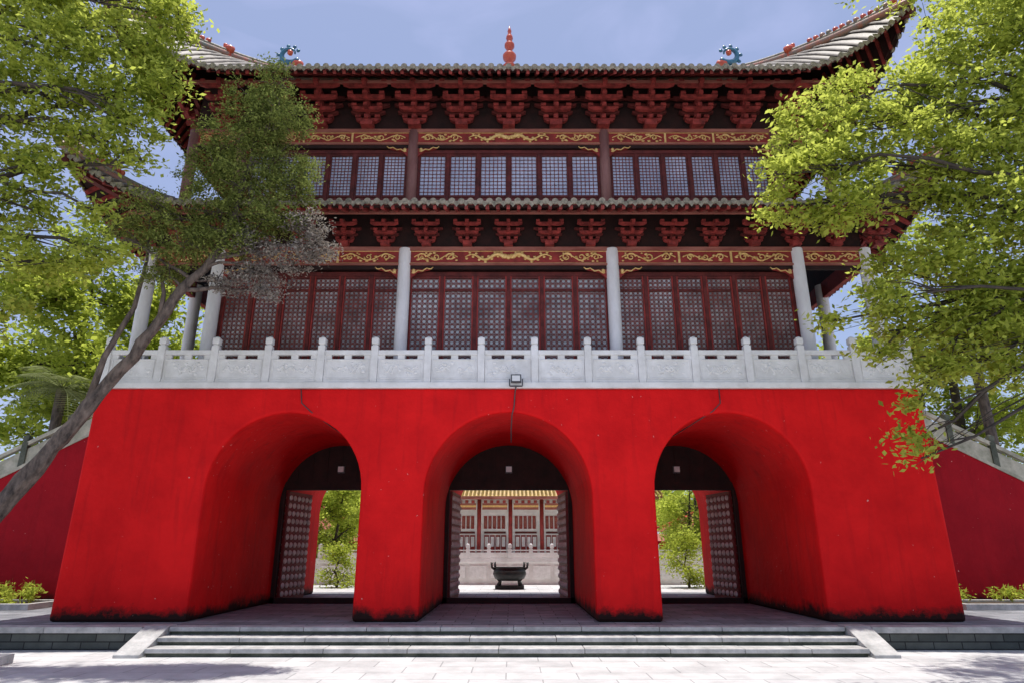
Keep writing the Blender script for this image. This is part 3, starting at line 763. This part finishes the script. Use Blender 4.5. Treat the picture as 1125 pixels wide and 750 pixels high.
# right camphor
root=empty('camphor_tree')
cl=[(9.9,12.45,1.0),(11.2,13.6,1.2),(8.35,11.1,.76),(6.8,10.75,.53),(5.9,10.3,.42),(7.3,9.8,.85),(5.77,8.95,.6),(5.25,8.3,.4),(6.5,8.3,.68),(9.7,10.45,1.05),(8.45,9.25,.7),(9.3,7.95,.82),(7.2,7.13,.44),(8.2,6.95,.74),
    (7.25,6.03,.5),(8.7,5.9,.72),(6.6,6.2,.38),(5.97,5.97,.25),(6.6,5.33,.28),(7.8,5.0,.42),(7.05,4.38,.22),(6.95,3.8,.25),(6.85,3.45,.16),(7.0,4.82,.22),(8.55,4.93,.38),(10.8,10.3,.95),(9.9,7.3,.8),(9.7,5.85,.78),(10.9,11.7,1.0),(8.6,10.45,.62),
    (8.5,6.2,.56),(6.25,9.87,.5),(6.4,9.23,.5),(5.6,9.6,.37),(5.86,7.96,.41),(7.95,8.5,.45),(8.6,8.2,.53),(8.05,5.6,.5),(9.3,6.7,.57),(9.5,9.15,.72),(9.0,11.7,.6),(9.2,5.1,.5),(5.0,8.7,.28),(7.4,5.2,.35),(8.4,7.6,.4)]
cl=[(a,Y+random.uniform(-.3,.3),b_,c_) for a,b_,c_ in cl]
cl2=[(12.3,Y,12,1.4),(11.5,Y+1,8.5,1.1),(11.3,Y,6.3,1.0),(12.8,Y,14.5,1.6),(11,Y-1,15.5,1.3),(14,Y,11,1.5)]
cl3=[(9.6,-2.4,17.3,1.2),(11.2,-2.2,17.0,1.2),(8.1,-2.8,17.3,.7),(12.6,-2.6,16,1.2)]  # high clumps out of view, added for their shadow on the ground
mb=MB(); limbs(mb,[(13.2,Y,0),(13.1,Y,1.8),(12.9,Y+.1,3.8),(12.6,Y,6),(12.3,Y-.1,8),(12.2,Y,10),(12.2,Y,12),(12.3,Y,14),(12,Y+.5,16)],[.40,.33,.30,.28,.24,.2,.14,.1,.06],cl+cl2+cl3,'barkd',thin=.5)
mb.obj('trunk_and_limbs',root); leafmesh('foliage',cl,3000,.118,['leafc'],root,.5,.25,.25); leafmesh('outer_foliage',cl2,500,.25,['leafc'],root,.5,.35,.1); leafmesh('shadow_foliage',cl3,900,.16,['leafc'],root,.5,.3,.1)
# juniper
root=empty('juniper_tree')
cl=[(-5.48,12.5,.5),(-5.9,12.0,.72),(-5.15,11.55,.62),(-6.35,11.05,.72),(-5.26,10.55,.75),(-6.8,10.15,.66),(-5.83,9.75,.78),(-4.76,9.75,.5),(-6.69,9.09,.7),(-5.09,8.96,.62),(-7.98,9.09,.56),(-7.16,8.37,.66),(-6.0,8.37,.5),(-8.24,8.57,.45),(-7.39,7.63,.46),(-5.5,11.2,.6),(-5.83,9.0,.5),
    (-4.36,8.7,.44,1),(-4.71,8.13,.48,1),(-5.36,7.75,.48,1),(-4.02,8.2,.3,1),(-6.13,7.57,.34,1),(-5.6,8.4,.4,1),(-5.18,7.19,.25,1)]
cl=[(c_[0],-3+random.uniform(-.2,.2),c_[1],c_[2])+tuple(c_[3:]) for c_ in cl]
tr0=[(-12.6,-3,0),(-11.4,-3,1.0),(-10.5,-3,2.0),(-9.78,-3,2.82),(-9.29,-3.03,3.57),(-8.9,-3,4.15),(-8.33,-2.97,5.1),(-7.76,-3,5.85),(-7.34,-3,6.6),(-7.0,-3.03,7.31),(-6.42,-3,8.05),(-6.1,-3,9.09),(-5.93,-3,10.15),(-5.77,-3,11.28),(-5.6,-3,12.4)]
r0_=[.26,.22,.19,.17,.155,.145,.13,.12,.105,.095,.08,.065,.055,.04,.02]
tr=[];rr_=[]
random.seed(12)
for i in range(len(tr0)-1):
    for q in range(3):
        f=q/3; pnt=Vector(tr0[i]).lerp(Vector(tr0[i+1]),f)+Vector((random.gauss(0,.022),random.gauss(0,.02),random.gauss(0,.022)))
        tr.append(tuple(pnt)); rr_.append((r0_[i]*(1-f)+r0_[i+1]*f)*random.uniform(.88,1.14))
tr.append(tr0[-1]); rr_.append(.02)
mb=MB(); limbs(mb,tr,rr_,cl,'bark',.5,twigs=8,thin=.9)
for off in range(5):
    st=[];sr=[]
    for i in range(0,27):
        a=off*1.26+i*.14; x,y,z=tr[i]; st.append((x+math.cos(a)*rr_[i]*.5,y+math.sin(a)*rr_[i]*.7,z-math.cos(a)*rr_[i]*.5)); sr.append(rr_[i]*.42*random.uniform(.85,1.15))
    mb.tube(st,sr,'bark',7)
mb.tube([(-8.5,-3,4.95),(-8.3,-3.1,5.8),(-7.9,-3.05,6.9),(-7.85,-3,8.0),(-7.95,-3,9.0)],[.075,.06,.05,.035,.02],'bark',8)
mb.tube([(-7.34,-3,6.6),(-7.3,-3.1,7.2),(-7.5,-3.05,7.8)],[.07,.045,.03],'bark',8)
mb.obj('trunk_and_limbs',root)
leafmesh('foliage',cl,7800,.070,['leafj','leafdry'],root,.42,.17,-.3,nsub=22)
# background broadleaf trees
def bigtree(x,y,h,R0,seed,mk='leafb',size=.2,dens=420,zb=.45,n=16,low=.35,name='broadleaf_tree'):
    random.seed(seed); root=empty(name); cl=[]
    for i in range(n):
        a=random.uniform(0,6.28); rr=R0*math.sqrt(random.random())*.9; zz=zb+h*(low+(1-low)*random.random()*(1-.35*(rr/R0)))
        cl.append((x+rr*math.cos(a),y+rr*math.sin(a),zz,R0*random.uniform(.26,.42)))
    cl.append((x,y,zb+h,R0*.4))
    mb=MB(); limbs(mb,[(x,y,zb-.2),(x+.1,y,zb+h*.2),(x-.1,y,zb+h*.4),(x,y,zb+h*.6),(x+.1,y,zb+h*.8)],[R0*.07,R0*.06,R0*.05,R0*.04,R0*.02],cl,'barkd',.4)
    mb.obj('trunk_and_limbs',root); leafmesh('foliage',cl,dens,size,[mk],root,.6,.4,.1)
bigtree(-18.0,10,14.5,4.0,1,dens=600,n=24,low=.3,size=.23); bigtree(-15.8,16,11,3.6,3,dens=500,n=20,size=.24)
bigtree(18.2,10,14,3.8,4,dens=500,n=20,size=.23); bigtree(16.2,17,11,3.4,6,dens=450,size=.24)
bigtree(-8.6,18,5.2,1.6,7,size=.15,dens=1900,low=.1,n=20); bigtree(9.3,19,5.4,1.7,8,size=.15,dens=1900,low=.1,n=20)
bigtree(-7.5,14,1.6,.8,21,size=.11,dens=3000,low=.15,n=10,name='garden_shrub'); bigtree(7.7,14,2.2,.8,22,size=.11,dens=3000,low=.15,n=12,name='garden_shrub')
bigtree(-9.6,24,6.5,2.0,27,size=.2,dens=900,low=.2,n=16); bigtree(11.0,24,6.5,2.0,28,size=.2,dens=900,low=.2,n=16)
root=empty('distant_tree_mass'); random.seed(30); cl=[]
for i in range(80):
    x=random.uniform(-75,75)
    if abs(x)<14 and random.random()<.6: continue
    cl.append((x,random.uniform(42,60),random.uniform(1.5,9 if abs(x)>13 else 5),random.uniform(2.2,3.6)))
leafmesh('foliage',cl,70,.6,['leafb'],root,.7,.9,.1)
mb=MB()
for c_ in cl[::3]: mb.tube([(c_[0],c_[1],0.4),(c_[0],c_[1],c_[2])],[.3,.12],'barkd',6)
mb.obj('trunks',root)
# palms
def palm(x,y,zb,h,nf,L):
    root=empty('palm_tree'); mb=MB()
    mb.tube([(x,y,zb),(x+.05,y,zb+h*.5),(x,y,zb+h)],[.2,.16,.17],'bark',10)
    vs=[];fs=[]
    for i in range(nf):
        a=i*2.399; el=random.uniform(-.25,1.1); d=Vector((math.cos(a),math.sin(a),0)); c_=Vector((x,y,zb+h))
        Li=L*random.uniform(.8,1.1); pts=[]
        for j in range(9):
            t_=j/8; pts.append(c_+d*Li*t_*math.cos(el*.6)+Vector((0,0,Li*(math.sin(el)*t_-.75*t_*t_))))
        mb.tube(pts,[.02*(1-j/10) for j in range(9)],'leafp',5)
        side=d.cross(Vector((0,0,1)))
        for j in range(1,9):
            for q in (0,.33,.66):
                if j==8 and q>0: continue
                P0=pts[j-1].lerp(pts[j],q); ll=Li*.34*math.sin(math.pi*min(.95,(j+q)/9.5)+.15)
                for s_ in (-1,1):
                    e_=P0+side*s_*ll+d*ll*.4+Vector((0,0,-.25*ll)); o=len(vs)
                    vs+=[P0-d*.02,P0+d*.03,e_]; fs.append((o,o+1,o+2))
    mb.add(vs,fs,'leafp'); mb.obj('palm',root)
random.seed(5)
palm(-15.6,6.2,.45,6.9,26,2.0); palm(-13.9,8.3,.45,6.9,24,1.8); palm(16.6,6.4,.45,8.0,24,2.0)
# planter beds
def planter(x0,x1,y0,y1,z,name):
    root=empty(name); q=MB()
    q.box(x0,x1,y0,y0+.15,z,z+.16,'stepstone'); q.box(x0,x1,y1-.15,y1,z,z+.16,'stepstone')
    q.box(x0,x0+.15,y0+.152,y1-.152,z,z+.16,'stepstone'); q.box(x1-.15,x1,y0+.152,y1-.152,z,z+.16,'stepstone')
    q.box(x0+.152,x1-.152,y0+.152,y1-.152,z,z+.1,'soil'); q.obj('kerb_and_soil',root,bevel=.01)
    return root
random.seed(3)
for sx in (-1,1):
    x0,x1=(12.4,19) if sx>0 else (-19,-13.0)
    rt=planter(x0,x1,3.0,4.7,.452,'planter_bed')
    cl=[(random.uniform(x0+.3,x1-.3),random.uniform(3.3,4.4),.68+random.uniform(0,.2),random.uniform(.18,.32)) for i in range(18)]
    leafmesh('shrub_foliage',cl,1500,.15,['leafb'],rt,.28,.16,-.6)
    x0,x1=(9.3,14.5) if sx>0 else (-15,-9.2)
    planter(x0,x1,-6.8,-3.1 if sx>0 else -2.6,.004,'tree_pit')

# ================================================================= LIGHT / WORLD / CAMERA
el=R(87.5); az=R(8)   # midday sun almost at the zenith, slightly behind the tower
sd=Vector((math.sin(az)*math.cos(el),math.cos(az)*math.cos(el),math.sin(el)))
ld=bpy.data.lights.new('sun','SUN'); ld.energy=5.0; ld.angle=R(.53); ld.color=(1,.96,.90)
lo=bpy.data.objects.new('sun',ld); S.collection.objects.link(lo); lo.rotation_euler=sd.to_track_quat('Z','Y').to_euler(); lo.location=(0,0,40)
W=bpy.data.worlds.new('World'); S.world=W; W.use_nodes=True; nt=W.node_tree; bg=nt.nodes['Background']
sky=nt.nodes.new('ShaderNodeTexSky'); sky.sky_type='NISHITA'; sky.sun_disc=False; sky.sun_elevation=el; sky.sun_rotation=az
sky.air_density=1.0; sky.dust_density=1.5; sky.ozone_density=1.5
tc=nt.nodes.new('ShaderNodeTexCoord'); mp=nt.nodes.new('ShaderNodeMapping'); mp.inputs['Scale'].default_value=(1.6,1.6,4.5)
nz=nt.nodes.new('ShaderNodeTexNoise'); nz.inputs['Scale'].default_value=2.6; nz.inputs['Detail'].default_value=8; nz.inputs['Distortion'].default_value=.9
nt.links.new(tc.outputs['Generated'],mp.inputs[0]); nt.links.new(mp.outputs[0],nz.inputs['Vector'])
mr=nt.nodes.new('ShaderNodeMapRange'); mr.inputs[1].default_value=.45; mr.inputs[2].default_value=.78; mr.inputs[3].default_value=.35; mr.inputs[4].default_value=.8
nt.links.new(nz.outputs['Fac'],mr.inputs[0])
mx=nt.nodes.new('ShaderNodeMixRGB'); nt.links.new(mr.outputs[0],mx.inputs[0]); nt.links.new(sky.outputs[0],mx.inputs[1]); mx.inputs[2].default_value=(3.5,3.9,6.2,1)
nt.links.new(mx.outputs[0],bg.inputs[0]); bg.inputs[1].default_value=.15
cam=bpy.data.cameras.new('camera'); co=bpy.data.objects.new('camera',cam); S.collection.objects.link(co)
co.location=(.10,-16,2.02); co.rotation_euler=(R(90+17.65),0,0); cam.sensor_width=36; cam.lens=22.93; cam.clip_end=1500; cam.clip_start=.05
S.camera=co
S.view_settings.view_transform='Standard'; S.view_settings.look='None'; S.view_settings.exposure=0
